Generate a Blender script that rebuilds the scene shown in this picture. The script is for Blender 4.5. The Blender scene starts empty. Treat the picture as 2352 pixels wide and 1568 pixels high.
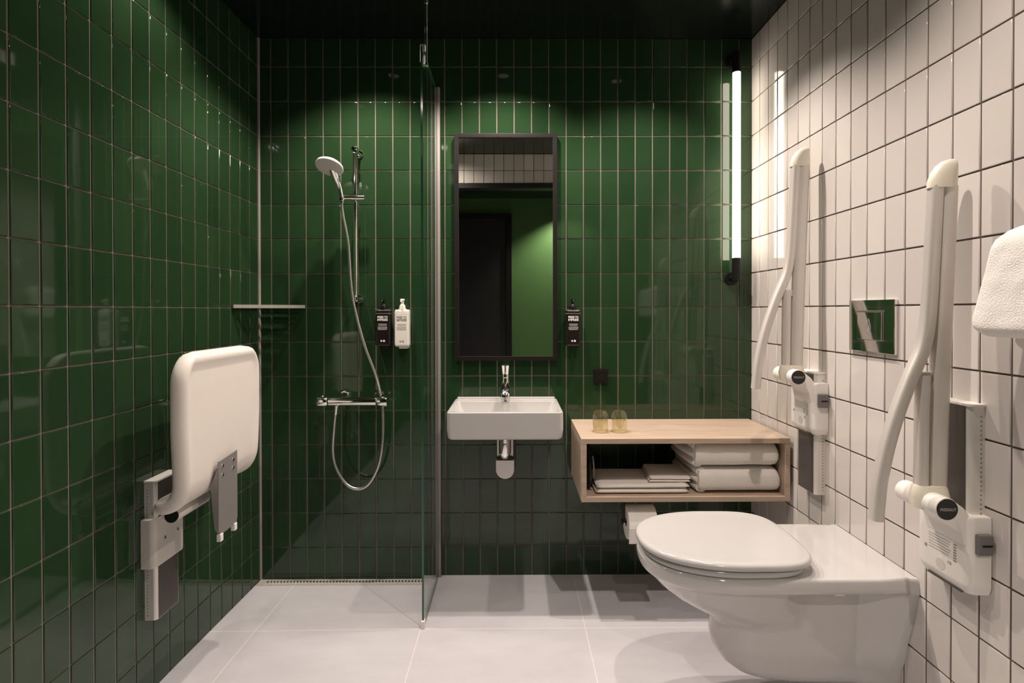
import bpy, bmesh, math, random
from mathutils import Vector, Matrix
random.seed(7)
PI = math.pi
S = 0.8            # measured units -> metres

# ---------------------------------------------------------------- camera
C = bpy.context.scene.collection
sc = bpy.context.scene
CAMP = (1.39498, -3.05224, 1.53454)
F_PX, PPX, PPY = 1212.56, 1186.04, 720.24
PITCH, YAW, ROLL = -0.0066618, 0.0053294, 0.0016045
cam = bpy.data.cameras.new('camera')
cam.sensor_fit = 'HORIZONTAL'; cam.sensor_width = 36.0
cam.lens = F_PX * 36.0 / 2352
cam.shift_x = -(PPX - 1176) / 2352
cam.shift_y = (PPY - 784) / 2352
cam.clip_start = 0.02
camo = bpy.data.objects.new('camera', cam); C.objects.link(camo)
cy, sy, cp, sp, cr, sr = math.cos(YAW), math.sin(YAW), math.cos(PITCH), math.sin(PITCH), math.cos(ROLL), math.sin(ROLL)
def cam_rows():
    rz = Matrix(((cy, -sy, 0), (sy, cy, 0), (0, 0, 1)))
    rx = Matrix(((1, 0, 0), (0, cp, sp), (0, -sp, cp)))
    ry = Matrix(((cr, 0, -sr), (0, 1, 0), (sr, 0, cr)))
    M = ry @ rx @ rz            # world dir -> (right, forward, up)
    right, fwd, up = M[0], M[1], M[2]
    return right, fwd, up
r_, f_, u_ = cam_rows()
R3 = Matrix((r_, u_, -f_)).transposed()
camo.matrix_world = Matrix.Translation(Vector(CAMP) * S) @ R3.to_4x4()
sc.camera = camo

# ---------------------------------------------------------------- world, exposure, lamps
w = bpy.data.worlds.new('world'); sc.world = w; w.use_nodes = True
w.node_tree.nodes['Background'].inputs[0].default_value = (1.0, 0.85, 0.7, 1)
w.node_tree.nodes['Background'].inputs[1].default_value = 0.02
sc.view_settings.view_transform = 'Standard'
sc.view_settings.look = 'None'
sc.view_settings.exposure = 0.0
sc.view_settings.gamma = 1.0
sc.view_settings.use_curve_mapping = False
WARM = (1.0, 0.875, 0.785)
TUBE_POWER = 10.0
CEIL = 3.098
LAMPS = [  # x, y, watts
    (0.60, -0.47, 70), (0.22, -0.98, 18), (2.10, -0.56, 64), (1.33, -0.47, 80), (0.74, -1.98, 18, 160, 1.0), (2.05, -1.68, 64, 126, 0.8)]  # widest-cone front lamp on the shower side added to brighten the lintel tiles
HALL_FILL = (2.2, -4.0, 130)  # hall lamp added to brighten the green wall reflected in the mirror
def spot(x, y, z, watts, ang=118, blend=0.55):
    l = bpy.data.lights.new('downlight_lamp', 'SPOT')
    l.energy = watts; l.color = WARM; l.spot_size = math.radians(ang); l.spot_blend = blend
    l.shadow_soft_size = 0.018
    o = bpy.data.objects.new('downlight_lamp', l); C.objects.link(o)
    o.location = Vector((x, y, z)) * S
    return o

# ---------------------------------------------------------------- materials
def nodes(m):
    m.use_nodes = True
    nt = m.node_tree
    return nt, nt.nodes, nt.links
def P(name, col, rough=0.5, metal=0.0, noise=0.0, nscale=20, bump=0.0, bscale=80, coat=0.0, spec=0.5, sub=0.0, stretch=None, emit=None, es=0, bdist=0.002):
    m = bpy.data.materials.new(name); nt, N, L = nodes(m)
    b = N['Principled BSDF']
    b.inputs['Base Color'].default_value = (*col, 1)
    b.inputs['Roughness'].default_value = rough
    b.inputs['Metallic'].default_value = metal
    b.inputs['Coat Weight'].default_value = coat
    b.inputs['Coat Roughness'].default_value = 0.08
    b.inputs['Specular IOR Level'].default_value = spec
    if sub:
        b.inputs['Subsurface Weight'].default_value = sub
        b.inputs['Subsurface Radius'].default_value = (0.01, 0.007, 0.005)
    if emit:
        b.inputs['Emission Color'].default_value = (*emit, 1); b.inputs['Emission Strength'].default_value = es
    tc = N.new('ShaderNodeTexCoord'); mp = N.new('ShaderNodeMapping')
    L.new(tc.outputs['Object'], mp.inputs[0])
    if stretch: mp.inputs['Scale'].default_value = stretch
    n = N.new('ShaderNodeTexNoise'); n.inputs['Scale'].default_value = nscale; n.inputs['Detail'].default_value = 5
    L.new(mp.outputs[0], n.inputs['Vector'])
    mx = N.new('ShaderNodeMix'); mx.data_type = 'RGBA'
    a = max(noise, 0.01)
    mx.inputs['A'].default_value = tuple(max(0, c * (1 - a)) for c in col) + (1,)
    mx.inputs['B'].default_value = tuple(min(1, c * (1 + a)) for c in col) + (1,)
    L.new(n.outputs['Fac'], mx.inputs['Factor']); L.new(mx.outputs['Result'], b.inputs['Base Color'])
    if bump:
        n2 = N.new('ShaderNodeTexNoise'); n2.inputs['Scale'].default_value = bscale; n2.inputs['Detail'].default_value = 3
        L.new(tc.outputs['Object'], n2.inputs['Vector'])
        bp = N.new('ShaderNodeBump'); bp.inputs['Strength'].default_value = bump; bp.inputs['Distance'].default_value = bdist
        L.new(n2.outputs['Fac'], bp.inputs['Height']); L.new(bp.outputs[0], b.inputs['Normal'])
    return m
def tile_mat(name, c1, c2, rough):
    m = bpy.data.materials.new(name); nt, N, L = nodes(m); b = N['Principled BSDF']
    g = N.new('ShaderNodeNewGeometry'); mx = N.new('ShaderNodeMix'); mx.data_type = 'RGBA'
    mx.inputs['A'].default_value = (*c1, 1); mx.inputs['B'].default_value = (*c2, 1)
    L.new(g.outputs['Random Per Island'], mx.inputs['Factor']); L.new(mx.outputs['Result'], b.inputs['Base Color'])
    b.inputs['Roughness'].default_value = rough; b.inputs['Specular IOR Level'].default_value = 0.5
    tc = N.new('ShaderNodeTexCoord'); n = N.new('ShaderNodeTexNoise'); n.inputs['Scale'].default_value = 14; n.inputs['Detail'].default_value = 1
    L.new(tc.outputs['Object'], n.inputs['Vector'])
    bp = N.new('ShaderNodeBump'); bp.inputs['Strength'].default_value = 0.05; bp.inputs['Distance'].default_value = 0.002
    L.new(n.outputs['Fac'], bp.inputs['Height']); L.new(bp.outputs[0], b.inputs['Normal'])
    return m
def thin_glass(name, tint, body=None, extra=0.0):
    m = bpy.data.materials.new(name); nt, N, L = nodes(m)
    N.remove(N['Principled BSDF']); out = N['Material Output']
    g = N.new('ShaderNodeNewGeometry'); d = N.new('ShaderNodeVectorMath'); d.operation = 'DOT_PRODUCT'
    L.new(g.outputs['Incoming'], d.inputs[0]); L.new(g.outputs['Normal'], d.inputs[1])
    ab = N.new('ShaderNodeMath'); ab.operation = 'ABSOLUTE'; L.new(d.outputs['Value'], ab.inputs[0])
    su = N.new('ShaderNodeMath'); su.operation = 'SUBTRACT'; su.inputs[0].default_value = 1; L.new(ab.outputs[0], su.inputs[1])
    pw = N.new('ShaderNodeMath'); pw.operation = 'POWER'; pw.inputs[1].default_value = 5; L.new(su.outputs[0], pw.inputs[0])
    ml = N.new('ShaderNodeMath'); ml.operation = 'MULTIPLY_ADD'; ml.inputs[1].default_value = 0.96 - extra; ml.inputs[2].default_value = 0.04 + extra
    L.new(pw.outputs[0], ml.inputs[0])
    tr = N.new('ShaderNodeBsdfTransparent'); tr.inputs[0].default_value = (*tint, 1)
    gl = N.new('ShaderNodeBsdfGlossy'); gl.inputs['Roughness'].default_value = 0.0
    gl.inputs['Color'].default_value = (1, 1, 1, 1)
    mx = N.new('ShaderNodeMixShader'); L.new(ml.outputs[0], mx.inputs[0]); L.new(tr.outputs[0], mx.inputs[1]); L.new(gl.outputs[0], mx.inputs[2])
    L.new(mx.outputs[0], out.inputs[0])
    return m
M = {}
M['green'] = tile_mat('green_glazed_tile', (0.0135, 0.035, 0.0135), (0.0195, 0.047, 0.0185), 0.05)
M['white'] = tile_mat('white_glazed_tile', (0.595, 0.55, 0.515), (0.675, 0.63, 0.59), 0.10)
M['grout_g'] = P('greige_grout', (0.155, 0.132, 0.108), 0.85, noise=0.15, nscale=60)
M['grout_w'] = P('brown_grout', (0.090, 0.064, 0.050), 0.85, noise=0.15, nscale=60)
M['ceil'] = P('dark_green_ceiling_paint', (0.006, 0.010, 0.0065), 0.16, noise=0.05)
M['greenpaint'] = P('green_wall_paint', (0.055, 0.135, 0.032), 0.6, noise=0.05)
M['darkwall'] = P('dark_hall_paint', (0.006, 0.009, 0.006), 0.6, noise=0.05)
M['blackwood'] = P('black_door_paint', (0.004, 0.0035, 0.0035), 0.5, noise=0.1)
M['chrome'] = P('chrome', (0.86, 0.84, 0.82), 0.06, 1.0)
M['steel'] = P('brushed_steel', (0.62, 0.59, 0.55), 0.32, 1.0, noise=0.06, stretch=(1, 40, 40))
M['drain'] = P('drain_steel', (0.60, 0.55, 0.50), 0.38, 0.3, noise=0.05)
M['alu'] = P('anodised_aluminium', (0.68, 0.63, 0.585), 0.40, 0.3, noise=0.03)
M['aluside'] = P('pale_aluminium', (0.74, 0.71, 0.67), 0.4, 0.35, noise=0.03)
M['greyplastic'] = P('light_grey_plastic', (0.62, 0.58, 0.54), 0.4, noise=0.03)
M['midgrey'] = P('mid_grey_metal', (0.30, 0.28, 0.27), 0.45, 0.4, noise=0.04)
M['cream'] = P('cream_plastic', (0.80, 0.74, 0.62), 0.38, noise=0.03)
M['whiteplastic'] = P('white_plastic', (0.80, 0.76, 0.71), 0.35, noise=0.02)
M['darkpanel'] = P('dark_grey_panel', (0.085, 0.072, 0.068), 0.42, 0.2, noise=0.05)
M['darkgrey'] = P('dark_grey_plastic', (0.15, 0.14, 0.135), 0.45, noise=0.05)
M['black'] = P('black_satin', (0.007, 0.006, 0.006), 0.4, noise=0.1, spec=0.3)
M['blackcap'] = P('black_end_cap', (0.007, 0.007, 0.007), 0.3)
M['frame'] = P('dark_bronze_frame', (0.009, 0.006, 0.0055), 0.45, noise=0.1, spec=0.25)
M['ceramic'] = P('white_ceramic', (0.55, 0.53, 0.515), 0.08, coat=0.4)
M['seatplastic'] = P('white_duroplast', (0.50, 0.485, 0.475), 0.14)
M['showerseat'] = P('cream_white_polyurethane', (0.72, 0.66, 0.605), 0.48, noise=0.02)
M['towel'] = P('white_terry', (0.88, 0.83, 0.78), 0.95, noise=0.04, nscale=90, bump=0.7, bscale=330, bdist=0.003)
M['linen'] = P('white_linen', (0.86, 0.80, 0.75), 0.9, noise=0.06, nscale=120, bump=0.4, bscale=400)
M['paper'] = P('white_paper', (0.86, 0.83, 0.78), 0.9, noise=0.02)
M['core'] = P('cardboard', (0.25, 0.18, 0.12), 0.9, noise=0.1)
M['inktext'] = P('white_print', (0.75, 0.72, 0.70), 0.5)
M['greytext'] = P('grey_print', (0.32, 0.29, 0.27), 0.5)
M['darktext'] = P('dark_print', (0.06, 0.05, 0.05), 0.5)
M['trim'] = P('grey_silicone', (0.26, 0.225, 0.205), 0.5, noise=0.05)
M['bottleb'] = P('black_bottle', (0.012, 0.008, 0.008), 0.22, noise=0.05)
M['bottleg'] = P('grey_bottle_shoulder', (0.13, 0.11, 0.11), 0.3, noise=0.05)
M['bottlew'] = P('white_bottle', (0.78, 0.73, 0.67), 0.3)
M['channel'] = P('matt_grey_profile', (0.25, 0.22, 0.205), 0.55, noise=0.03)
M['glass'] = thin_glass('clear_safety_glass', (0.95, 0.975, 0.955))
M['amber'] = thin_glass('olive_amber_glass', (0.95, 0.935, 0.84), extra=0.07)
def glass_edge():
    m = P('green_glass_edge', (0.02, 0.09, 0.05), 0.1, coat=0.3)
    return m
M['glassedge'] = glass_edge()
def mirror_mat():
    m = P('mirror_silver', (0.88, 0.90, 0.86), 0.0, 1.0); return m
M['mirror'] = mirror_mat()
M['tube'] = P('opal_tube', (0.9, 0.85, 0.78), 0.5, emit=(1.0, 0.88, 0.74), es=TUBE_POWER)
M['led'] = P('downlight_lens', (1, 0.9, 0.8), 0.5, emit=WARM, es=0.2)
def wood_mat():
    m = bpy.data.materials.new('ash_veneer'); nt, N, L = nodes(m); b = N['Principled BSDF']
    tc = N.new('ShaderNodeTexCoord'); mp = N.new('ShaderNodeMapping'); mp.inputs['Scale'].default_value = (0.9, 9, 9)
    L.new(tc.outputs['Object'], mp.inputs[0])
    n = N.new('ShaderNodeTexNoise'); n.inputs['Scale'].default_value = 5.0; n.inputs['Detail'].default_value = 7; n.inputs['Distortion'].default_value = 1.3
    L.new(mp.outputs[0], n.inputs['Vector'])
    n2 = N.new('ShaderNodeTexNoise'); n2.inputs['Scale'].default_value = 30; n2.inputs['Detail'].default_value = 3
    L.new(mp.outputs[0], n2.inputs['Vector'])
    rp = N.new('ShaderNodeValToRGB')
    rp.color_ramp.elements[0].position = 0.32; rp.color_ramp.elements[0].color = (0.42, 0.305, 0.225, 1)
    rp.color_ramp.elements[1].position = 0.66; rp.color_ramp.elements[1].color = (0.57, 0.445, 0.345, 1)
    L.new(n.outputs['Fac'], rp.inputs[0])
    mx = N.new('ShaderNodeMix'); mx.data_type = 'RGBA'; mx.inputs['Factor'].default_value = 0.25
    rp2 = N.new('ShaderNodeValToRGB'); rp2.color_ramp.elements[0].color = (0.39, 0.285, 0.205, 1); rp2.color_ramp.elements[1].color = (0.62, 0.49, 0.385, 1)
    L.new(n2.outputs['Fac'], rp2.inputs[0]); L.new(rp.outputs[0], mx.inputs['A']); L.new(rp2.outputs[0], mx.inputs['B'])
    L.new(mx.outputs['Result'], b.inputs['Base Color']); b.inputs['Roughness'].default_value = 0.42
    return m
M['wood'] = wood_mat()
def floor_mat():
    m = bpy.data.materials.new('grey_stone_floor_tile'); nt, N, L = nodes(m); b = N['Principled BSDF']
    tc = N.new('ShaderNodeTexCoord'); sx = N.new('ShaderNodeSeparateXYZ'); L.new(tc.outputs['Object'], sx.inputs[0])
    def line(out, off):
        a = N.new('ShaderNodeMath'); a.operation = 'ADD'; a.inputs[1].default_value = -off + 20 * PITCHF; L.new(out, a.inputs[0])
        mo = N.new('ShaderNodeMath'); mo.operation = 'MODULO'; mo.inputs[1].default_value = PITCHF; L.new(a.outputs[0], mo.inputs[0])
        c = N.new('ShaderNodeMath'); c.operation = 'PINGPONG'; c.inputs[1].default_value = PITCHF / 2; L.new(mo.outputs[0], c.inputs[0])
        l = N.new('ShaderNodeMath'); l.operation = 'LESS_THAN'; l.inputs[1].default_value = 0.0014; L.new(c.outputs[0], l.inputs[0])
        return l.outputs[0]
    PITCHF = 0.795 * S
    lx = line(sx.outputs[0], 0.944 * S); ly = line(sx.outputs[1], -0.515 * S)
    mxm = N.new('ShaderNodeMath'); mxm.operation = 'MAXIMUM'; L.new(lx, mxm.inputs[0]); L.new(ly, mxm.inputs[1])
    n = N.new('ShaderNodeTexNoise'); n.inputs['Scale'].default_value = 2.2; n.inputs['Detail'].default_value = 6; n.inputs['Roughness'].default_value = 0.6
    mp = N.new('ShaderNodeMapping'); mp.inputs['Scale'].default_value = (1, 2.2, 1); L.new(tc.outputs['Object'], mp.inputs[0]); L.new(mp.outputs[0], n.inputs['Vector'])
    rp = N.new('ShaderNodeValToRGB'); rp.color_ramp.elements[0].position = 0.3; rp.color_ramp.elements[1].position = 0.7
    rp.color_ramp.elements[0].color = (0.52, 0.50, 0.52, 1); rp.color_ramp.elements[1].color = (0.62, 0.60, 0.625, 1)
    L.new(n.outputs['Fac'], rp.inputs[0])
    mx = N.new('ShaderNodeMix'); mx.data_type = 'RGBA'; L.new(mxm.outputs[0], mx.inputs['Factor']); L.new(rp.outputs[0], mx.inputs['A'])
    mx.inputs['B'].default_value = (0.80, 0.74, 0.70, 1)
    L.new(mx.outputs['Result'], b.inputs['Base Color']); b.inputs['Roughness'].default_value = 0.42
    n3 = N.new('ShaderNodeTexNoise'); n3.inputs['Scale'].default_value = 120; L.new(tc.outputs['Object'], n3.inputs['Vector'])
    bp = N.new('ShaderNodeBump'); bp.inputs['Strength'].default_value = 0.15; bp.inputs['Distance'].default_value = 0.001
    L.new(n3.outputs['Fac'], bp.inputs['Height']); L.new(bp.outputs[0], b.inputs['Normal'])
    return m
M['floor'] = floor_mat()

# ---------------------------------------------------------------- mesh helpers (measured units)
ORG = {}
def V(*a): return Vector(a)
def link(name, bm, mats, parent=None, org=None, sharp=38, kind=None):
    if not isinstance(mats, (list, tuple)): mats = [mats]
    o_ = Vector(org) if org is not None else (ORG[parent.as_pointer()] if parent else Vector((0, 0, 0)))
    bmesh.ops.recalc_face_normals(bm, faces=bm.faces)
    for v in bm.verts: v.co = (v.co - o_) * S
    me = bpy.data.meshes.new(name); bm.to_mesh(me); bm.free()
    for m in mats: me.materials.append(M[m] if isinstance(m, str) else m)
    for p in me.polygons: p.use_smooth = True
    me.set_sharp_from_angle(angle=math.radians(sharp))
    ob = bpy.data.objects.new(name, me); C.objects.link(ob)
    if parent: ob.parent = parent
    else: ob.location = o_ * S
    wn = ob.modifiers.new('weighted_normals', 'WEIGHTED_NORMAL'); wn.keep_sharp = True; wn.weight = 80
    ORG[ob.as_pointer()] = o_
    if kind: ob['kind'] = kind
    return ob
def thing(name, label, cat, loc, group=None):
    o = bpy.data.objects.new(name, None); C.objects.link(o); o.empty_display_size = 0.05
    o.location = Vector(loc) * S; ORG[o.as_pointer()] = Vector(loc)
    o['label'] = label; o['category'] = cat
    if group: o['group'] = group
    return o
def tag(o, label, cat, group=None):
    o['label'] = label; o['category'] = cat
    if group: o['group'] = group
    return o
def B(): return bmesh.new()
def absorb(bm, t, mi=0):
    for f in t.faces: f.material_index = mi
    me = bpy.data.meshes.new('tmp'); t.to_mesh(me); t.free(); bm.from_mesh(me); bpy.data.meshes.remove(me)
def box(bm, lo, hi, bev=0.0, seg=2, mi=0, mat=None):
    t = bmesh.new(); bmesh.ops.create_cube(t, size=1)
    for v in t.verts:
        v.co = Vector([lo[i] + (v.co[i] + .5) * (hi[i] - lo[i]) for i in range(3)])
    if bev: bmesh.ops.bevel(t, geom=t.edges[:] + t.verts[:], offset=bev, segments=seg, affect='EDGES', profile=0.5)
    if mat: bmesh.ops.transform(t, matrix=mat, verts=t.verts)
    absorb(bm, t, mi)
def loft(bm, loops, cap0=True, cap1=True, mi=0, closed=True):
    t = bmesh.new(); rings = [[t.verts.new(p) for p in lp] for lp in loops]; n = len(loops[0])
    for a, b in zip(rings, rings[1:]):
        for i in range(n if closed else n - 1):
            j = (i + 1) % n
            try: t.faces.new((a[i], a[j], b[j], b[i]))
            except ValueError: pass
    if cap0: t.faces.new(rings[0][::-1])
    if cap1: t.faces.new(rings[-1])
    bmesh.ops.recalc_face_normals(t, faces=t.faces)
    absorb(bm, t, mi)
def frame_of(d):
    d = d.normalized(); a = Vector((0, 0, 1)) if abs(d.z) < 0.9 else Vector((1, 0, 0))
    u = d.cross(a).normalized(); return u, d.cross(u).normalized()
def lathe(bm, prof, c, ax=(0, 0, 1), n=32, mi=0, cap0=True, cap1=True):
    ax = Vector(ax).normalized(); u, v = frame_of(ax); c = Vector(c)
    loops = [[c + ax * h + (u * math.cos(2 * PI * i / n) + v * math.sin(2 * PI * i / n)) * r for i in range(n)] for r, h in prof]
    loft(bm, loops, cap0, cap1, mi)
def cyl(bm, a, b, r, r2=None, n=28, bev=0.0, mi=0):
    a, b = Vector(a), Vector(b); L = (b - a).length; r2 = r if r2 is None else r2
    if bev: prof = [(r - bev, 0), (r - bev * .3, bev * .3), (r, bev), (r2, L - bev), (r2 - bev * .3, L - bev * .3), (r2 - bev, L)]
    else: prof = [(r, 0), (r2, L)]
    lathe(bm, prof, a, (b - a), n, mi)
def spline(pts, k=8):
    pts = [Vector(p) for p in pts]; out = []
    for i in range(len(pts) - 1):
        p0 = pts[max(i - 1, 0)]; p1 = pts[i]; p2 = pts[i + 1]; p3 = pts[min(i + 2, len(pts) - 1)]
        for j in range(k):
            t = j / k
            out.append(0.5 * ((2 * p1) + (p2 - p0) * t + (2 * p0 - 5 * p1 + 4 * p2 - p3) * t * t + (3 * p1 - p0 - 3 * p2 + p3) * t ** 3))
    out.append(pts[-1]); return out
def tube(bm, pts, r, n=14, mi=0, side=None, r2=None, pw=1.0):
    pts = [Vector(p) for p in pts]; loops = []; N = len(pts)
    prev = None
    for i, p in enumerate(pts):
        d = (pts[min(i + 1, N - 1)] - pts[max(i - 1, 0)]).normalized()
        if side is not None: u = (Vector(side) - d * d.dot(Vector(side))).normalized()
        elif prev is None: u = frame_of(d)[0]
        else: u = (prev - d * prev.dot(d)).normalized()
        prev = u; v = d.cross(u)
        rr = r[i] if isinstance(r, (list, tuple)) else r
        rb = rr if r2 is None else (r2[i] if isinstance(r2, (list, tuple)) else r2)
        lp = []
        for k in range(n):
            a = 2 * PI * k / n; ca, sa = math.cos(a), math.sin(a)
            ca = math.copysign(abs(ca) ** pw, ca); sa = math.copysign(abs(sa) ** pw, sa)
            lp.append(p + u * ca * rr + v * sa * rb)
        loops.append(lp)
    loft(bm, loops, True, True, mi)
def prism(bm, poly, axis, a, b, bev=0.0, mi=0):
    """poly: 2D points in the other two axes (order x,y,z without axis)"""
    t = bmesh.new()
    def mk(p, h):
        q = [0, 0, 0]; o = [i for i in range(3) if i != axis]; q[o[0]], q[o[1]] = p; q[axis] = h; return t.verts.new(q)
    A = [mk(p, a) for p in poly]; Bv = [mk(p, b) for p in poly]; n = len(poly)
    t.faces.new(A[::-1]); t.faces.new(Bv)
    for i in range(n): t.faces.new((A[i], A[(i + 1) % n], Bv[(i + 1) % n], Bv[i]))
    bmesh.ops.recalc_face_normals(t, faces=t.faces)
    if bev: bmesh.ops.bevel(t, geom=t.edges[:], offset=bev, segments=2, affect='EDGES', profile=0.5)
    absorb(bm, t, mi)
def rrect(cx, cy_, hx, hy, r, n=5):
    out = []
    for sx_, sy_, a0 in ((1, 1, 0), (-1, 1, PI / 2), (-1, -1, PI), (1, -1, 1.5 * PI)):
        for i in range(n + 1):
            a = a0 + PI / 2 * i / n
            out.append((cx + sx_ * (hx - r) + r * math.cos(a), cy_ + sy_ * (hy - r) + r * math.sin(a)))
    return out
def text(bm, s, size, pos, right=(1, 0, 0), up=(0, 0, 1), width=None, mi=0, depth=0.0008, align='CENTER', bold=0.0):
    cu = bpy.data.curves.new('t', 'FONT'); cu.body = s; cu.size = size; cu.align_x = align; cu.align_y = 'CENTER'; cu.extrude = depth; cu.offset = bold
    ob = bpy.data.objects.new('t', cu); C.objects.link(ob)
    dg = bpy.context.evaluated_depsgraph_get(); dg.update()
    me = bpy.data.meshes.new_from_object(ob.evaluated_get(dg))
    bpy.data.objects.remove(ob); 
    xs = [v.co.x for v in me.vertices] or [0]
    k = 1.0 if not width else width / max(1e-6, max(xs) - min(xs))
    r, u = Vector(right).normalized(), Vector(up).normalized(); nn = r.cross(u)
    for v in me.vertices: v.co = Vector(pos) + r * v.co.x * k + u * v.co.y + nn * v.co.z
    for p in me.polygons: p.material_index = mi
    bm.from_mesh(me); bpy.data.meshes.remove(me); bpy.data.curves.remove(cu)

# ---------------------------------------------------------------- tiled walls
XL, XR = -0.0705, 2.7731
TILT = 0.0016
PZ = 0.19775; ROWS = [1.5498 + PZ * k for k in range(-7, 8)]
def tiled(name, base, ua, n, us, zs, gu, gv, tm, gm, u0, u1, z0, z1, back=0.06):
    """wall plane through base; ua = axis along, n = outward normal into the room"""
    bm = B(); ua = Vector(ua); n = Vector(n); base = Vector(base); up = V(0, 0, 1)
    def pt(u, z, h): return base + ua * u + up * z + n * h
    t = bmesh.new()
    q = [t.verts.new(pt(u, z, h)) for u, z, h in ((u0, z0, -0.004), (u1, z0, -0.004), (u1, z1, -0.004), (u0, z1, -0.004), (u0, z0, -back), (u1, z0, -back), (u1, z1, -back), (u0, z1, -back))]
    for f in ((0, 1, 2, 3), (7, 6, 5, 4), (0, 4, 5, 1), (1, 5, 6, 2), (2, 6, 7, 3), (3, 7, 4, 0)): t.faces.new([q[i] for i in f])
    bmesh.ops.recalc_face_normals(t, faces=t.faces); absorb(bm, t, 1)
    t = bmesh.new()
    for ui in range(len(us) - 1):
        for zi in range(len(zs) - 1):
            a, b = us[ui] + gu / 2, us[ui + 1] - gu / 2; c, d = zs[zi] + gv / 2, zs[zi + 1] - gv / 2
            if us[ui] <= u0 + 1e-4: a = u0
            if us[ui + 1] >= u1 - 1e-4: b = u1
            if b - a < 0.006 or d - c < 0.006: continue
            ta, tb = random.gauss(0, TILT), random.gauss(0, TILT * .8)
            um, zm = (a + b) / 2, (c + d) / 2; rings = []
            for ins, h in ((0, -0.004), (0.0005, -0.0014), (0.0016, -0.0004), (0.0036, 0.0)):
                ring = []
                for uu, zz in ((a + ins, c + ins), (b - ins, c + ins), (b - ins, d - ins), (a + ins, d - ins)):
                    tilt = ((uu - um) * ta + (zz - zm) * tb) if h > -0.004 else 0
                    ring.append(t.verts.new(pt(uu, zz, h + tilt)))
                rings.append(ring)
            for r0, r1 in zip(rings, rings[1:]):
                for i in range(4): t.faces.new((r0[i], r0[(i + 1) % 4], r1[(i + 1) % 4], r1[i]))
            t.faces.new(rings[-1])
    absorb(bm, t, 0)
    return link(name, bm, [tm, gm], sharp=60, kind='structure')
def cuts(first, step, lo, hi):
    k = math.ceil((lo - first) / step); out = [lo]
    x = first + k * step
    while x < hi - 0.004:
        if x > lo + 0.004: out.append(x)
        x += step
    out.append(hi); return out
zs = [-0.04 if False else 0.0] + [z for z in ROWS if 0.01 < z < CEIL - 0.01] + [CEIL]
zs_s = [-0.028] + zs[1:]
FRONT = -2.3
tiled('wall_back', (0, 0, 0), (1, 0, 0), (0, -1, 0), cuts(0, 0.1, XL, XR), zs_s, 0.0062, 0.0050, 'green', 'grout_g', XL, XR, -0.03, CEIL)
tiled('wall_left', (XL, 0, 0), (0, -1, 0), (1, 0, 0), cuts(0.00705, 0.1, 0.0, -FRONT), zs_s, 0.0072, 0.0050, 'green', 'grout_g', 0, -FRONT, -0.03, CEIL)
tiled('wall_right', (XR, 0, 0), (0, -1, 0), (-1, 0, 0), cuts(0.2983 - 0.2, 0.1, 0.0, -FRONT), zs, 0.0062, 0.0052, 'white', 'grout_w', 0, -FRONT, 0, CEIL)
LZ = 2.806
tiled('wall_front', (0, FRONT, 0), (-1, 0, 0), (0, 1, 0), cuts(0, 0.1, -XR, -XL), [LZ, 2.934, CEIL], 0.0045, 0.0045, 'white', 'grout_w', -XR, -XL, LZ, CEIL)
# hall beyond the opening (seen in the mirror)
def slab(name, lo, hi, m, kind='structure'):
    bm = B(); box(bm, lo, hi); return link(name, bm, m, kind=kind)
HY = -4.4
slab('trim_1', (XL, FRONT - 0.12, LZ - 0.05), (XR, FRONT + 0.01, LZ), 'blackwood')
slab('wall_hall_left', (XL - 0.06, HY, 0), (XL, FRONT - 0.06, CEIL), 'darkwall')
slab('wall_hall_right', (XR, HY, 0), (XR + 0.06, FRONT - 0.06, CEIL), 'darkwall')
slab('wall_hall_back', (XL - 0.06, HY - 0.06, 0), (XR + 0.06, HY, CEIL), 'greenpaint')
bm = B(); box(bm, (0.42, HY, 0), (1.37, HY + 0.07, 2.87), 0.004)
d1 = link('door_1', bm, 'blackwood', kind='structure')
bm = B(); box(bm, (0.42, HY + 0.07, 0.0), (0.50, HY + 0.10, 2.87), 0.004); box(bm, (1.29, HY + 0.07, 0), (1.37, HY + 0.10, 2.87), 0.004); box(bm, (0.5, HY + 0.07, 2.79), (1.29, HY + 0.10, 2.87), 0.004)
link('door_frame', bm, 'black', parent=d1)
slab('ceiling', (XL - 0.06, HY - 0.06, CEIL), (XR + 0.06, 0.06, CEIL + 0.08), 'ceil')

# floor with the shower fall towards the drain
t = B()
def fv(x, y, z): return t.verts.new((x, y, z))
X1, Y1 = 0.957, -0.512
a = fv(XL, 0, -0.024); b_ = fv(X1, 0, -0.024); g = fv(X1, Y1, 0); e = fv(XL, -0.80, -0.001)
a2 = fv(XL, HY, 0); b2 = fv(XR, HY, 0); c2 = fv(XR, 0, 0); b0 = fv(X1 + 0.0005, 0, 0)
t.faces.new((a, b_, g)); t.faces.new((a, g, e)); t.faces.new((e, g, b2, a2)); t.faces.new((g, b0, c2, b2)); t.faces.new((b_, b0, g))
low = [fv(XL, 0, -0.1), fv(XR, 0, -0.1), fv(XR, HY, -0.1), fv(XL, HY, -0.1)]; t.faces.new(low)
link('floor', t, 'floor', sharp=1, kind='structure')
bm = B(); cyl(bm, (XL + 0.001, -0.001, -0.024), (XL + 0.001, -0.001, CEIL), 0.0085, n=10); link('trim_2', bm, 'trim', kind='structure')

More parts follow.
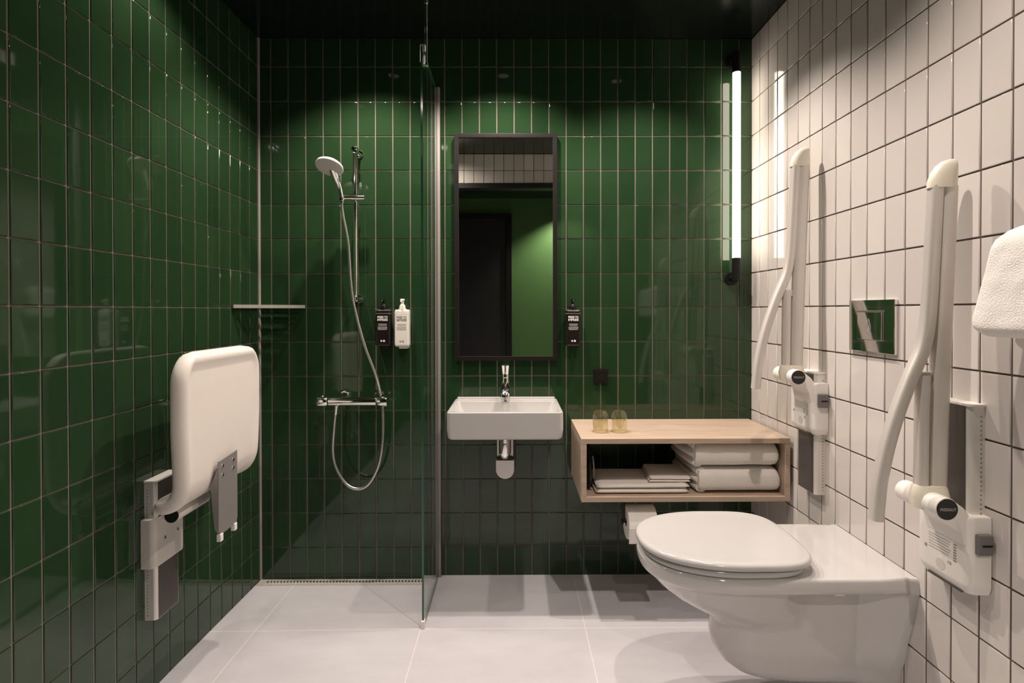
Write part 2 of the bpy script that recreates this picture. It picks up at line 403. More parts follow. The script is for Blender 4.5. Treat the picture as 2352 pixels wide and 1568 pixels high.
# ---------------------------------------------------------------- ceiling downlights
def downlight(x, y, watts, label, ang=118, blend=0.55):
    d = thing('ceiling_downlight', label, 'ceiling light', (x, y, CEIL), 'recessed ceiling downlights')
    bm = B(); lathe(bm, [(0.052, 0), (0.052, -0.006), (0.046, -0.010), (0.040, -0.008), (0.036, 0.0)], (x, y, CEIL), n=32, cap0=False, cap1=False)
    link('trim_ring', bm, 'black', parent=d)
    bm = B(); lathe(bm, [(0.0355, -0.001), (0.0355, -0.003)], (x, y, CEIL), n=24); link('lens', bm, 'led', parent=d)
    s = spot(x, y, CEIL - 0.012, watts, ang, blend); return d
names = ['small recessed downlight in the dark ceiling above the shower', 'small recessed downlight in the dark ceiling above the cream shower seat', 'small recessed downlight in the dark ceiling above the wooden shelf',
         'small recessed downlight in the dark ceiling above the mirror', 'small added downlight near the front of the dark ceiling on the shower side, brightening the white lintel tiles',
         'small recessed downlight near the front of the ceiling above the toilet']
for lp_, nm in zip(LAMPS, names): downlight(lp_[0], lp_[1], lp_[2], nm, *lp_[3:])
downlight(*HALL_FILL, 'small added downlight in the hall ceiling outside the bathroom, brightening the green hall wall')

# ---------------------------------------------------------------- tube lamp
tx, ty = 2.653, -0.078
T = thing('tube_wall_lamp', 'glowing vertical white tube lamp with black ends beside the white tiles', 'lamp', (tx, 0, 1.7))
bm = B(); cyl(bm, (tx, ty, 1.826), (tx, ty, 2.870), 0.0215, n=32); link('glowing_tube', bm, 'tube', parent=T)
for z0, z1, zc, nm in ((2.868, 2.985, 2.965, 'upper_end_cap'), (1.697, 1.828, 1.715, 'lower_end_cap')):
    bm = B(); cyl(bm, (tx, ty, z0), (tx, ty, z1), 0.0235, n=32, bev=0.003); cyl(bm, (tx, ty, zc), (tx, -0.018, zc), 0.018, n=24)
    cap = link(nm, bm, 'black', parent=T)
    bm = B(); cyl(bm, (tx, -0.020, zc), (tx, 0.0, zc), 0.038, n=32, bev=0.004); link('wall_rosette', bm, 'black', parent=cap)

# ---------------------------------------------------------------- shower screen
G = thing('shower_screen', 'clear glass shower screen standing upright between shower and washbasin', 'shower screen', (0.957, -0.25, 0))
bm = B(); gx = 0.955; gt = 0.005
t = bmesh.new()
bmesh.ops.create_cube(t, size=1)
lo, hi = (gx - gt, -0.507, 0.012), (gx + gt, -0.012, 2.80)
for v in t.verts: v.co = Vector([lo[i] + (v.co[i] + .5) * (hi[i] - lo[i]) for i in range(3)])
t.normal_update()
me_idx = [0 if abs(f.normal.x) > 0.9 else 1 for f in t.faces]
for f, i in zip(t.faces, me_idx): f.material_index = i
me = bpy.data.meshes.new('tmp'); t.to_mesh(me); t.free(); bm.from_mesh(me)
link('glass_pane', bm, ['glass', 'glassedge'], parent=G)
bm = B()
box(bm, (gx - 0.009, -0.022, 0.0), (gx - gt - 0.0005, -0.001, 2.81), 0.001); box(bm, (gx + gt + 0.0005, -0.026, 0.0), (gx + 0.020, -0.001, 2.81), 0.001); box(bm, (gx - 0.009, -0.006, 0), (gx + 0.020, -0.001, 2.81), 0.001)
link('wall_channel', bm, 'channel', parent=G)
bm = B(); box(bm, (gx - 0.009, -0.520, 0.0), (gx + 0.009, -0.488, 0.036), 0.002); link('floor_clamp', bm, 'whiteplastic', parent=G)
bm = B(); box(bm, (gx - 0.006, -0.488, 0.0), (gx + 0.006, -0.028, 0.010), 0.001); link('floor_seal', bm, 'midgrey', parent=G)
bm = B(); cyl(bm, (0.968, -0.452, 2.735), (0.968, -0.452, CEIL), 0.0085, n=20); cyl(bm, (0.968, -0.452, 3.035), (0.968, -0.452, 3.045), 0.0125, n=20); cyl(bm, (0.968, -0.452, 2.733), (0.968, -0.452, 2.742), 0.0125, n=20)
r = link('ceiling_rod', bm, 'chrome', parent=G)
bm = B(); box(bm, (gx - 0.013, -0.472, 2.742), (gx - gt - 0.0005, -0.432, 2.83), 0.002); box(bm, (gx - 0.013, -0.472, 2.8005), (gx + 0.012, -0.432, 2.83), 0.002); link('glass_clamp', bm, 'midgrey', parent=G)

# ---------------------------------------------------------------- drain
D = thing('linear_drain', 'slotted stainless linear drain along the foot of the shower wall', 'drain', (0.42, -0.03, -0.022))
zt = -0.0185
bm = B()
for lo, hi in (((XL + .004, -0.070, -0.026), (0.925, -0.059, zt)), ((XL + .004, -0.017, -0.026), (0.925, -0.003, zt)), ((XL + .004, -0.060, -0.026), (-0.030, -0.016, zt)), ((0.905, -0.060, -0.026), (0.925, -0.016, zt))): box(bm, lo, hi, 0.0008)
link('frame', bm, 'drain', parent=D)
bm = B(); x = -0.030
while x < 0.905:
    box(bm, (x, -0.0595, -0.024), (x + 0.0090, -0.0165, zt - 0.0005)); x += 0.0188
link('grate', bm, 'drain', parent=D)
bm = B(); box(bm, (-0.03, -0.060, -0.0235), (0.905, -0.016, -0.0225)); link('channel', bm, 'black', parent=D)

# ---------------------------------------------------------------- mirror
Mi = thing('mirror', 'tall rectangular mirror in a thin dark frame above the washbasin', 'mirror', (1.351, 0, 1.246))
bm = B(); y0, y1 = -0.036, -0.004
x0, x1, z0, z1, fw = 1.058, 1.645, 1.246, 2.543, 0.024
for lo, hi in (((x0, y0, z0), (x0 + fw, y1, z1)), ((x1 - fw, y0, z0), (x1, y1, z1)), ((x0 + fw, y0, z0), (x1 - fw, y1, z0 + fw)), ((x0 + fw, y0, z1 - fw), (x1 - fw, y1, z1))): box(bm, lo, hi, 0.0015)
link('frame', bm, 'frame', parent=Mi)
bm = B(); box(bm, (x0 + fw, -0.027, z0 + fw), (x1 - fw, -0.006, z1 - fw)); link('mirror_glass', bm, 'mirror', parent=Mi)

# ---------------------------------------------------------------- washbasin
W = thing('washbasin', 'white rectangular ceramic washbasin hung below the mirror', 'washbasin', (1.351, 0, 0.885))
bx0, bx1, by, bz0, bz1 = 1.059, 1.643, -0.43, 0.886, 1.026
bm = B(); t = bmesh.new()
def rloop(cx, cy_, hx, hy, r, z, n=6): return [Vector((p[0], p[1], z)) for p in rrect(cx, cy_, hx, hy, r, n)]
cxw, cyw, hxw, hyw = (bx0 + bx1) / 2, (by - 0.003) / 2, (bx1 - bx0) / 2, (-by - 0.003) / 2
loops = [rloop(cxw, cyw, hxw - .030, hyw - .030, .02, bz0), rloop(cxw, cyw, hxw - .012, hyw - .010, .022, bz0 + .002), rloop(cxw, cyw, hxw - .004, hyw - .003, .024, bz0 + .012), rloop(cxw, cyw, hxw, hyw, .022, bz0 + .05),
         rloop(cxw, cyw, hxw, hyw, .022, bz1 - .006), rloop(cxw, cyw, hxw - .0015, hyw - .0015, .021, bz1 - .0015), rloop(cxw, cyw, hxw - .005, hyw - .005, .020, bz1),
         ]
icy = cyw - 0.037; ihy = hyw - 0.055
loops += [rloop(cxw, icy, hxw - .016, ihy, .022, bz1), rloop(cxw, icy, hxw - .020, ihy - .004, .022, bz1 - .004), rloop(cxw, icy, hxw - .030, ihy - .012, .03, bz1 - .05), rloop(cxw, icy, hxw - .05, ihy - .03, .04, bz1 - .095), rloop(cxw, icy, .03, .03, .028, bz1 - .108)]
loft(bm, loops, True, True)
link('basin', bm, 'ceramic', parent=W, sharp=50)
bm = B(); box(bm, (bx0 + .012, -0.022, bz1 - .004), (bx1 - .012, -0.004, bz1 + .010), 0.004, 3); link('rear_lip', bm, 'ceramic', parent=W)
bm = B(); lathe(bm, [(0.022, 0), (0.022, 0.004), (0.016, 0.006), (0.004, 0.006)], (cxw, icy, bz1 - .109), n=24); link('drain_fitting', bm, 'chrome', parent=W)
# mixer tap
tpx = 1.349
Tp = thing('basin_mixer_tap', 'chrome single-lever mixer tap standing on the washbasin rim', 'tap', (tpx, -0.085, bz1))
bm = B()
body = [((tpx, -0.075, bz1), .028, .030), ((tpx, -0.075, bz1 + .02), .026, .028), ((tpx, -0.078, bz1 + .06), .0235, .026), ((tpx, -0.080, bz1 + .105), .022, .024), ((tpx, -0.080, bz1 + .125), .021, .022)]
lp = []
for c, rx, ry in body: lp.append([Vector(c) + V(rx * math.cos(2 * PI * i / 24), ry * math.sin(2 * PI * i / 24), 0) for i in range(24)])
loft(bm, lp); link('body', bm, 'chrome', parent=Tp)
bm = B()
tube(bm, spline([(tpx, -0.085, bz1 + .085), (tpx, -0.13, bz1 + .088), (tpx, -0.18, bz1 + .078), (tpx, -0.215, bz1 + .055), (tpx, -0.222, bz1 + .040)], 6), [.021] * 6 + [.022] * 6 + [.024] * 6 + [.0265] * 7, side=(1, 0, 0), r2=[.020] * 6 + [.018] * 6 + [.015] * 6 + [.014] * 7, n=20)
link('spout', bm, 'chrome', parent=Tp)
bm = B(); cyl(bm, (tpx, -0.222, bz1 + .028), (tpx, -0.222, bz1 + .044), .014, n=20); link('aerator', bm, 'steel', parent=Tp)
bm = B(); lathe(bm, [(.019, 0), (.021, .006), (.021, .022), (.017, .028)], (tpx, -0.080, bz1 + .127), n=24)
tube(bm, [(tpx, -0.080, bz1 + .145), (tpx, -0.105, bz1 + .170), (tpx, -0.135, bz1 + .205)], [.018, .019, .021], side=(1, 0, 0), r2=[.012, .008, .006], n=18)
link('lever', bm, 'chrome', parent=Tp)
# trap with cover
K = thing('basin_waste_trap', 'chrome waste trap with rounded metal cover under the washbasin', 'waste trap', (1.346, -0.1, 0.592))
bm = B()
pz = [(1.295, 0.886), (1.295, 0.645)]
arc = [(1.346 - .051 * math.cos(a), 0.643 - .051 * math.sin(a)) for a in [PI * i / 16 for i in range(17)]]
poly = [(1.295, 0.697)] + arc + [(1.397, 0.697)]
prism(bm, poly, 1, -0.110, -0.085, 0.003)
link('lower_cover', bm, 'aluside', parent=K)
bm = B(); prism(bm, [(1.300, 0.712), (1.300, 0.884), (1.392, 0.884), (1.392, 0.712)], 1, -0.088, -0.070, 0.002); link('back_cover', bm, 'aluside', parent=K)
bm = B(); prism(bm, [(1.303, 0.697), (1.303, 0.712), (1.389, 0.712), (1.389, 0.697)], 1, -0.108, -0.068, 0.0); link('gap', bm, 'black', parent=K)
bm = B(); cyl(bm, (1.346, -0.125, 0.80), (1.346, -0.125, 0.886), .034, n=28, bev=.003); lathe(bm, [(.031, .10), (.034, .09), (.034, .035), (.026, .012), (.014, .0)], (1.346, -0.125, 0.712), n=28)
cyl(bm, (1.346, -0.125, 0.76), (1.346, -0.0, 0.76), .018, n=18)
link('waste_body', bm, 'chrome', parent=K)

# ---------------------------------------------------------------- wall shelf
sx0, sx1, syf, sz0, sz1, th = 1.727, 2.757, -0.465, 0.590, 0.903, 0.026
H = thing('open_shelf', 'long open wooden wall shelf holding folded towels, right of the washbasin', 'shelf', ((sx0 + sx1) / 2, 0, sz0))
bv = 0.0012
bm = B(); box(bm, (sx0, syf, sz1 - th), (sx1, -0.002, sz1), bv, 1); link('top_panel', bm, 'wood', parent=H)
bm = B(); box(bm, (sx0, syf, sz0), (sx1, -0.002, sz0 + th), bv, 1); link('bottom_panel', bm, 'wood', parent=H)
for xa in (sx0, sx1 - th):
    bm = B(); box(bm, (xa, syf, sz0 + th), (xa + th, -0.002, sz1 - th), bv, 1); link('side_panel', bm, 'wood', parent=H)
# tumblers upside down
def tumbler(x, y, label):
    bm = B(); r = 0.0405; h = 0.112; z = sz1 + 0.0005
    prof = [(r, 0), (r, .035), (r, .060), (r - .0005, .075), (r - .003, .090), (r - .008, .100), (r - .016, .108), (r - .028, .112), (0.001, .1125)]
    lathe(bm, prof, (x, y, z), n=40, cap0=False, cap1=False)
    pin = [(r - .003, 0), (r - .003, .058), (r - .005, .062), (.02, .066), (0.001, .067)]
    lathe(bm, pin, (x, y, z), n=40, cap0=False, cap1=False)
    lathe(bm, [(r, 0), (r - .003, 0)], (x, y, z), n=40, cap0=False, cap1=False)
    tag(link('drinking_glass', bm, 'amber', org=(x, y, z)), label, 'glass', 'upturned tumblers on the shelf')
tumbler(1.845, -0.318, 'olive glass tumbler upside down on the shelf, nearer the washbasin')
tumbler(1.943, -0.318, 'olive glass tumbler upside down on the shelf, nearer the toilet')

# folded towels
def fold_profile(w_, h, n, r):
    """spiral-ish closed outline of a folded towel seen end on, in (y,z): layers joined at the front"""
    pass
def soft(bm, disp, seed):
    import mathutils.noise as mn
    for v in bm.verts:
        p = v.co * 9 + Vector((seed, seed * 2, 0)); v.co += Vector((mn.noise(p), mn.noise(p + V(7, 0, 0)), mn.noise(p + V(0, 7, 0)) * .5)) * disp
def folded(x0, x1, y0, y1, z0, z1, bulge, seed, slopeR=0.02):
    """thick folded towel: rolled fold at the front, open layers at the left end"""
    bm = B(); nx = 26; loops = []
    for i in range(nx + 1):
        f = i / nx; x = x0 + (x1 - x0) * f
        e = min(1, (1 - f) / 0.07); e = math.sqrt(max(0, 1 - (1 - e) ** 2)) * 0.9 + 0.1
        el = min(1, f / 0.03); el = 0.90 + 0.1 * el
        h = (z1 - z0) * (0.45 + 0.55 * e) * el; yf = y0 + (1 - e) * 0.012
        zc = z0 + (z1 - z0) * (0.5 if e > .99 else 0.5 - (1 - e) * 0.06)
        lp = []
        for k in range(40):
            a = 2 * PI * k / 40
            ca = math.copysign(abs(math.cos(a)) ** 0.42, math.cos(a)); sa = math.copysign(abs(math.sin(a)) ** 0.62, math.sin(a))
            yy = (yf + y1) / 2 - ca * (y1 - yf) / 2; zz = zc + sa * h / 2
            lp.append(V(x, yy, max(zz, z0 + .0005)))
        loops.append(lp)
    loft(bm, loops); soft(bm, bulge, seed)
    for v in bm.verts: v.co.z = min(max(v.co.z, z0 + .0005), z1)
    return bm
def layers(x, y0, y1, z0, z1, n, lean):
    bm = B()
    for k in range(n):
        za = z0 + (z1 - z0) * k / n; zb = z0 + (z1 - z0) * (k + 1) / n; zm = (za + zb) / 2; hh = (zb - za) / 2 * .96
        sh = lean * (1 - abs(2 * (k + .5) / n - 1)) + 0.010 * math.sin(k * 2.1)
        lp = []
        for (yy, ex) in ((y0 + .012, 0.0), (y0 + .06, .4), ((y0 + y1) / 2, 1.0), (y1 - .03, .9), (y1, .3)):
            ring = []
            for i in range(12):
                a = 2 * PI * i / 12
                ring.append(V(x + .012 - .016 * ex - sh * ex + .026 * math.cos(a), yy, zm + hh * math.sin(a)))
            lp.append(ring)
        loft(bm, lp)
    return bm
zsb = sz0 + th
for (xa, xb, za, zb, lab, sd) in ((2.318, 2.728, zsb + .0005, 0.744, 'thick folded white bath towel lying on the shelf floor, bottom of the pair', 3), (2.300, 2.724, 0.7445, 0.874, 'thick folded white bath towel on top of the other one in the shelf', 11)):
    tw = thing('bath_towel', lab, 'towel', ((xa + xb) / 2, -0.24, za), 'folded bath towels in the shelf')
    link('folded_body', folded(xa, xb, -0.435, -0.05, za, zb, 0.004, sd), 'towel', parent=tw, sharp=80)
    link('open_layers', layers(xa + .006, -0.42, -0.07, za + .001, zb, 3, 0.006), 'towel', parent=tw, sharp=80)
def flat_cloth(x0, x1, y0, y1, z0, hh, n, seed, skew, sag=0.0):
    import mathutils.noise as mn
    bm = B()
    for k in range(n):
        za = z0 + k * hh; ins = (0.004 if k % 2 else 0.0); lp = []
        for i in range(21):
            f = i / 20; x = x0 + (x1 - x0) * f + (0.006 if k % 2 else 0); ring = []
            e = min(1, min(f, 1 - f) / .03); hk = hh * .47 * (0.25 + .75 * math.sqrt(1 - (1 - e) ** 2))
            for a_ in range(20):
                a = 2 * PI * a_ / 20; ca = math.copysign(abs(math.cos(a)) ** .25, math.cos(a)); sa = math.copysign(abs(math.sin(a)) ** .7, math.sin(a))
                yy = (y0 + y1) / 2 + (ins if ca < 0 else 0) - ca * (y1 - y0) / 2 * -1
                sk = skew * (yy - y0)
                wv = 0.004 * mn.noise(Vector((x * 6 + seed, yy * 7, k * .3)))
                ring.append(V(x + sk, yy, za + hh / 2 + sa * hk + (wv + sag * (1 - abs(2 * f - 1))) * (k + .3) / n))
            lp.append(ring)
        loft(bm, lp)
    return bm
o = link('bath_mat', flat_cloth(1.803, 2.268, -0.430, -0.140, zsb + .001, 0.0235, 2, 1.0, 0.00, 0.001), 'linen', org=(2.05, -0.3, zsb), sharp=80)
tag(o, 'large thin white bath mat folded flat at the left of the shelf', 'bath mat')
o = link('folded_cloth', flat_cloth(2.075, 2.285, -0.400, -0.150, zsb + .0485, 0.0125, 2, 5.0, 0.10, 0.001), 'linen', org=(2.17, -0.28, zsb + .047), sharp=80)
tag(o, 'small folded white face cloth on the right half of the bath mat', 'cloth')
# black pouch
bm = B(); lp = []
for i in range(15):
    f = i / 14; z = zsb + .001 + f * 0.225; s_ = math.sin(PI * min(1, max(0.0, f * .92 + .06))) ** .35
    ring = []
    for k in range(20):
        a = 2 * PI * k / 20; ring.append(V(1.778 + (.021 + .003 * math.sin(9 * f)) * s_ * math.cos(a), -0.26 + .15 * s_ * math.copysign(abs(math.sin(a)) ** .6, math.sin(a)), z))
    lp.append(ring)
loft(bm, lp)
pb = thing('dryer_pouch', 'black fabric pouch standing at the left end inside the shelf', 'pouch', (1.788, -0.26, zsb))
link('pouch_body', bm, 'black', parent=pb, sharp=80)
bm = B(); tube(bm, spline([(1.792, -0.40, 0.80), (1.796, -0.405, 0.76), (1.797, -0.41, 0.72), (1.796, -0.40, 0.69)], 6), .004, n=8); link('drawstring', bm, 'darkgrey', parent=pb)

# ---------------------------------------------------------------- soap dispensers
def dispenser(x, z0, z1, kind, label, first, lines):
    d = thing('soap_dispenser', label, 'soap dispenser', (x, -0.0, z0), 'pump dispensers on the green tiles')
    hw = 0.0415; yb, yf = -0.020, -0.072; yc = (yb + yf) / 2; hy = (yb - yf) / 2
    body = 'bottlew' if kind == 'w' else 'bottleb'
    bm = B(); lps = []
    for zz, ins in ((z0 + .0, .006), (z0 + .004, .002), (z0 + .012, 0), (z1 - .010, 0), (z1 - .003, .002), (z1, .006)):
        lps.append([V(p[0], p[1], zz) for p in rrect(x, yc, hw - ins, hy - ins, .010, 4)])
    loft(bm, lps); link('bottle', bm, body, parent=d)
    bm = B(); lps = []
    for zz, ins in ((z1 - .022, -.0006), (z1 + .0004, -.0006 + .003), (z1 + .002, .006)): lps.append([V(p[0], p[1], zz) for p in rrect(x, yc, hw - ins, hy - ins, .010, 4)])
    loft(bm, lps); link('shoulder', bm, 'bottlew' if kind == 'w' else 'bottleg', parent=d)
    bm = B(); cyl(bm, (x, yc, z1), (x, yc, z1 + .006), .024, n=20); lathe(bm, [(.018, 0), (.018, .012), (.015, .024), (.009, .030), (.009, .048), (.013, .052), (.013, .058), (.010, .060)], (x, yc, z1 + .003), n=20)
    tube(bm, [(x, yc, z1 + .056), (x, yc - .035, z1 + .054), (x, yc - .038, z1 + .046)], .0045, n=8)
    link('pump', bm, 'bottlew' if kind == 'w' else 'black', parent=d)
    bm = B(); box(bm, (x - .020, -0.021, z0 + .02), (x + .020, 0.0, z1 - .03), .003); box(bm, (x - .018, -0.06, z0 - .012), (x + .030, -0.0, z0 - .0005), .003)
    link('wall_bracket', bm, 'bottlew' if kind == 'w' else 'black', parent=d)
    bm = B(); tm = yf - .0004; H_ = z1 - z0
    text(bm, 'PRESS TO', .017, (x, tm, z0 + H_ * .80), width=.058, bold=.0006, depth=.0003); text(bm, 'IMPRESS', .017, (x, tm, z0 + H_ * .725), width=.058, bold=.0006, depth=.0003)
    if lines:
        for i, (wd, zz) in enumerate(((.05, .61), (.046, .575), (.055, .53), (.055, .495), (.050, .46))):
            box(bm, (x - wd / 2, tm - .0002, z0 + H_ * zz - .0011), (x + wd / 2, tm + .0002, z0 + H_ * zz + .0011))
    tmat = 'greytext' if kind == 'w' else 'inktext'
    link('label_print', bm, tmat, parent=d)
    for dx_, r0_ in ((-.007, .0052), (.008, .0062)):
        bm = B(); cyl(bm, (x + dx_, tm + .0002, z0 + H_ * .145), (x + dx_, tm - .0004, z0 + H_ * .145), r0_, n=16); link('round_mark', bm, tmat, parent=d)
dispenser(0.656, 1.333, 1.537, 'b', 'black soap dispenser in the shower, left of the white one', True, True)
dispenser(0.763, 1.330, 1.537, 'w', 'white soap dispenser hanging on the green tiles in the shower', True, True)
dispenser(1.733, 1.331, 1.535, 'b', 'black soap dispenser hanging right of the mirror', True, True)

# ---------------------------------------------------------------- socket
sk = thing('power_socket', 'dark brown wall socket on green tiles above the shelf', 'socket', (1.898, 0, 1.112))
bm = B(); box(bm, (1.857, -0.012, 1.112), (1.939, 0.0, 1.195), .002); link('cover_frame', bm, 'frame', parent=sk)
bm = B(); box(bm, (1.866, -0.015, 1.121), (1.930, -0.0119, 1.186), .0015)
lathe(bm, [(.027, .0), (.027, .002), (.024, .002), (.023, -.001)], (1.898, -0.0149, 1.153), (0, -1, 0), n=32)
link('socket_insert', bm, 'frame', parent=sk)
bm = B(); cyl(bm, (1.898, -0.0145, 1.153), (1.898, -0.0160, 1.153), .0225, n=32); link('socket_well', bm, 'blackcap', parent=sk)

# ---------------------------------------------------------------- corner shelf
cs = thing('corner_shelf', 'small slotted metal corner shelf in the back left shower corner', 'shelf', (0.0, -0.08, 1.553))
xa, ya, xb, zc0, zc1 = XL, -0.300, 0.190, 1.548, 1.566
bm = B()
pA, pB = V(xa + .006, ya, 0), V(xb, -0.006, 0)
dd = (pB - pA).normalized(); nn = V(dd.y, -dd.x, 0)
def fb(p, q, wd, z0_, z1_):
    p, q = V(*p), V(*q); d_ = (q - p).normalized(); m_ = V(d_.y, -d_.x, 0) * wd
    loft(bm, [[V(a_.x, a_.y, zz) for a_ in (p, q, q + m_, p + m_)] for zz in (z0_, z1_)])
fb(pA, pB, .010, zc0, zc1)
box(bm, (xa + .001, ya, zc0), (xa + .009, -0.004, zc1)); box(bm, (xa + .001, -0.010, zc0), (xb, -0.002, zc1))
link('rim', bm, 'steel', parent=cs)
bm = B(); k = 0
yv = ya + .022
while yv < -0.02:
    f = (yv - ya) / (0 - ya); xe = xa + (xb - xa) * f
    box(bm, (xa + .008, yv, zc0 + .002), (xe - .004, yv + .009, zc0 + .007)); yv += .018
link('slotted_base', bm, 'steel', parent=cs)

# ---------------------------------------------------------------- shower set
rx, ry_ = 0.509, -0.085
SR = thing('shower_rail', 'vertical chrome shower rail with a sliding holder on the green wall', 'shower rail', (rx, 0, 1.6))
bm = B(); cyl(bm, (rx, ry_, 1.592), (rx, ry_, 2.440), .0118, n=24); link('rail_bar', bm, 'chrome', parent=SR)
for zz in (2.432, 1.600):
    bm = B(); cyl(bm, (rx, ry_, zz), (rx, 0.0, zz), .011, n=20); lathe(bm, [(.010, 0), (.0185, .004), (.0205, .016), (.0185, .030), (.010, .034)], (rx, ry_ - .018, zz), (0, 1, 0), n=24)
    cyl(bm, (rx, -0.010, zz), (rx, 0.0, zz), .022, n=24, bev=.002); link('wall_bracket', bm, 'chrome', parent=SR)
bm = B(); cyl(bm, (0.425, ry_ - .035, 2.160), (0.572, ry_ - .035, 2.160), .0145, n=24, bev=.002); cyl(bm, (rx, ry_ - .04, 2.160), (rx, ry_ + .015, 2.160), .018, n=20)
cyl(bm, (0.446, ry_ - .052, 2.135), (0.446, ry_ - .052, 2.190), .019, .017, n=20, bev=.002)
link('slider', bm, 'chrome', parent=SR)
HS = thing('hand_shower', 'round white and chrome hand shower with flexible hose on the shower rail', 'hand shower', (0.446, -0.14, 2.14))
hc = V(0.418, -0.235, 2.300); hn = V(-0.10, -0.42, -0.90).normalized()
bm = B(); lathe(bm, [(.030, -.026), (.055, -.018), (.070, -.006), (.073, .002), (.071, .007)], hc, hn, n=40); hd = link('head_shell', bm, 'whiteplastic', parent=HS)
bm = B(); lathe(bm, [(.0685, .0072), (.066, .0095), (.02, .011)], hc, hn, n=40); link('spray_plate', bm, 'greyplastic', parent=hd)
bm = B(); tube(bm, spline([hc - hn * .022, (0.428, -0.195, 2.275), (0.440, -0.158, 2.22), (0.446, -0.139, 2.165), (0.449, -0.137, 2.125)], 6), [.024] * 4 + [.021] * 6 + [.0175] * 10 + [.014] * 5, n=20)
link('handle', bm, 'chrome', parent=HS)
bm = B(); hp = [(0.449, -0.137, 2.13), (0.456, -0.134, 2.06), (0.483, -0.132, 1.902), (0.494, -0.13, 1.71), (0.511, -0.125, 1.565), (0.565, -0.12, 1.349), (0.622, -0.10, 1.18), (0.642, -0.072, 1.075), (0.655, -0.07, 0.987), (0.660, -0.09, 0.818), (0.639, -0.10, 0.673), (0.589, -0.11, 0.572), (0.528, -0.11, 0.540), (0.463, -0.11, 0.566), (0.408, -0.11, 0.65), (0.387, -0.11, 0.746), (0.394, -0.11, 0.88), (0.404, -0.11, 0.975)]
tube(bm, spline(hp, 8), .0088, n=14); hose = link('hose', bm, 'steel', parent=HS)
bm = B(); cyl(bm, (0.402, -0.11, 0.955), (0.407, -0.11, 1.005), .0115, .0135, n=16); link('hose_nut', bm, 'chrome', parent=hose)
my, mz = -0.105, 1.028
SM = thing('shower_mixer', 'horizontal chrome thermostatic shower mixer below the shower rail', 'shower mixer', (0.5, 0, mz))
bm = B(); cyl(bm, (0.365, my, mz), (0.630, my, mz), .0245, n=32, bev=.002)
box(bm, (0.37, my + .0, mz - .012), (0.625, my + .028, mz + .012), .005)
link('mixer_body', bm, 'chrome', parent=SM)
for (xa_, xb_) in ((0.302, 0.360), (0.635, 0.694)):
    bm = B(); lathe(bm, [(.024, 0), (.0285, .003), (.0290, (xb_ - xa_) * .6), (.0255, xb_ - xa_ - .004), (.022, xb_ - xa_)], (xa_ if xa_ < .5 else xb_, my, mz), (1, 0, 0) if xa_ < .5 else (-1, 0, 0), n=32)
    box(bm, ((xa_ + xb_) / 2 - .01, my - .012, mz + .022), ((xa_ + xb_) / 2 + .01, my + .012, mz + .036), .004); link('control_knob', bm, 'chrome', parent=SM)
for xx in (0.425, 0.617):
    bm = B(); cyl(bm, (xx, my, mz + .004), (xx, -0.03, mz + .022), .018, n=20); lathe(bm, [(.021, 0), (.030, .012), (.034, .026), (.034, .030)], (xx, -0.030, mz + .024), (0, 1, 0), n=28); link('wall_union', bm, 'chrome', parent=SM)
bm = B(); cyl(bm, (0.406, my - .003, mz - .035), (0.406, my - .003, mz - .018), .015, n=16); link('hose_outlet', bm, 'chrome', parent=SM)

# ---------------------------------------------------------------- rail + carriage (grab bars and shower seat)
def stadium(yc, hw, x0, x1, sgn, n=6, r=0.014):
    """cross-section in (x,y): flat on wall x0, rounded front x1"""
    r = min(r, abs(x1 - x0) * .9)
    pts = [(x0, yc - hw)]
    for i in range(n + 1):
        a = PI / 2 * i / n; pts.append((x1 - sgn * r + sgn * r * math.sin(a), yc - hw + r - r * math.cos(a)))
    for i in range(n + 1):
        a = PI / 2 * i / n; pts.append((x1 - sgn * r + sgn * r * math.cos(a), yc + hw - r + r * math.sin(a)))
    pts.append((x0, yc + hw)); return pts
def rail_parts(T, yc, xw, sgn, z0, z1):
    bm = B(); loft(bm, [[V(p[0], p[1], z) for p in stadium(yc, .074, xw, xw + sgn * .046, sgn)] for z in (z0, z1)])
    rl = link('height_rail', bm, 'aluside', parent=T)
    bm = B(); box(bm, (min(xw + sgn * .045, xw + sgn * .0475), yc - .061, z0 + .002), (max(xw + sgn * .045, xw + sgn * .0475), yc + .061, z1 - .004), .0008); link('rail_panel', bm, 'darkpanel', parent=rl)
    for s in (-1, 1):
        bm = B(); z = z0 + .02
        while z < z1 - .02:
            cyl(bm, (xw + sgn * .012, yc + s * .0735, z), (xw + sgn * .012, yc + s * .0746, z), .0030, n=10); z += .0135
        link('notch_row', bm, 'greytext', parent=rl)
    bm = B(); loft(bm, [[V(p[0], p[1], z) for p in stadium(yc, .077, xw + sgn * .0, xw + sgn * .049, sgn)] for z in (z1 - .001, z1 + .005)]); link('rail_cap', bm, 'whiteplastic', parent=rl)
    return rl
def carriage(T, yc, xw, sgn, z0, z1, mat='whiteplastic', pr=.070, bot=.02):
    bm = B(); secs = []
    for z, k, dx in ((z0 - bot, .93, -.012), (z0, 1, -.002), (z0 + .01, 1, 0), (z1 - .01, 1, 0), (z1, .985, -.004)):
        secs.append([V(p[0], p[1], z) for p in stadium(yc, .098 * k, xw + sgn * .002, xw + sgn * (pr + dx), sgn, r=.022)])
    loft(bm, secs); return link('carriage', bm, mat, parent=T)

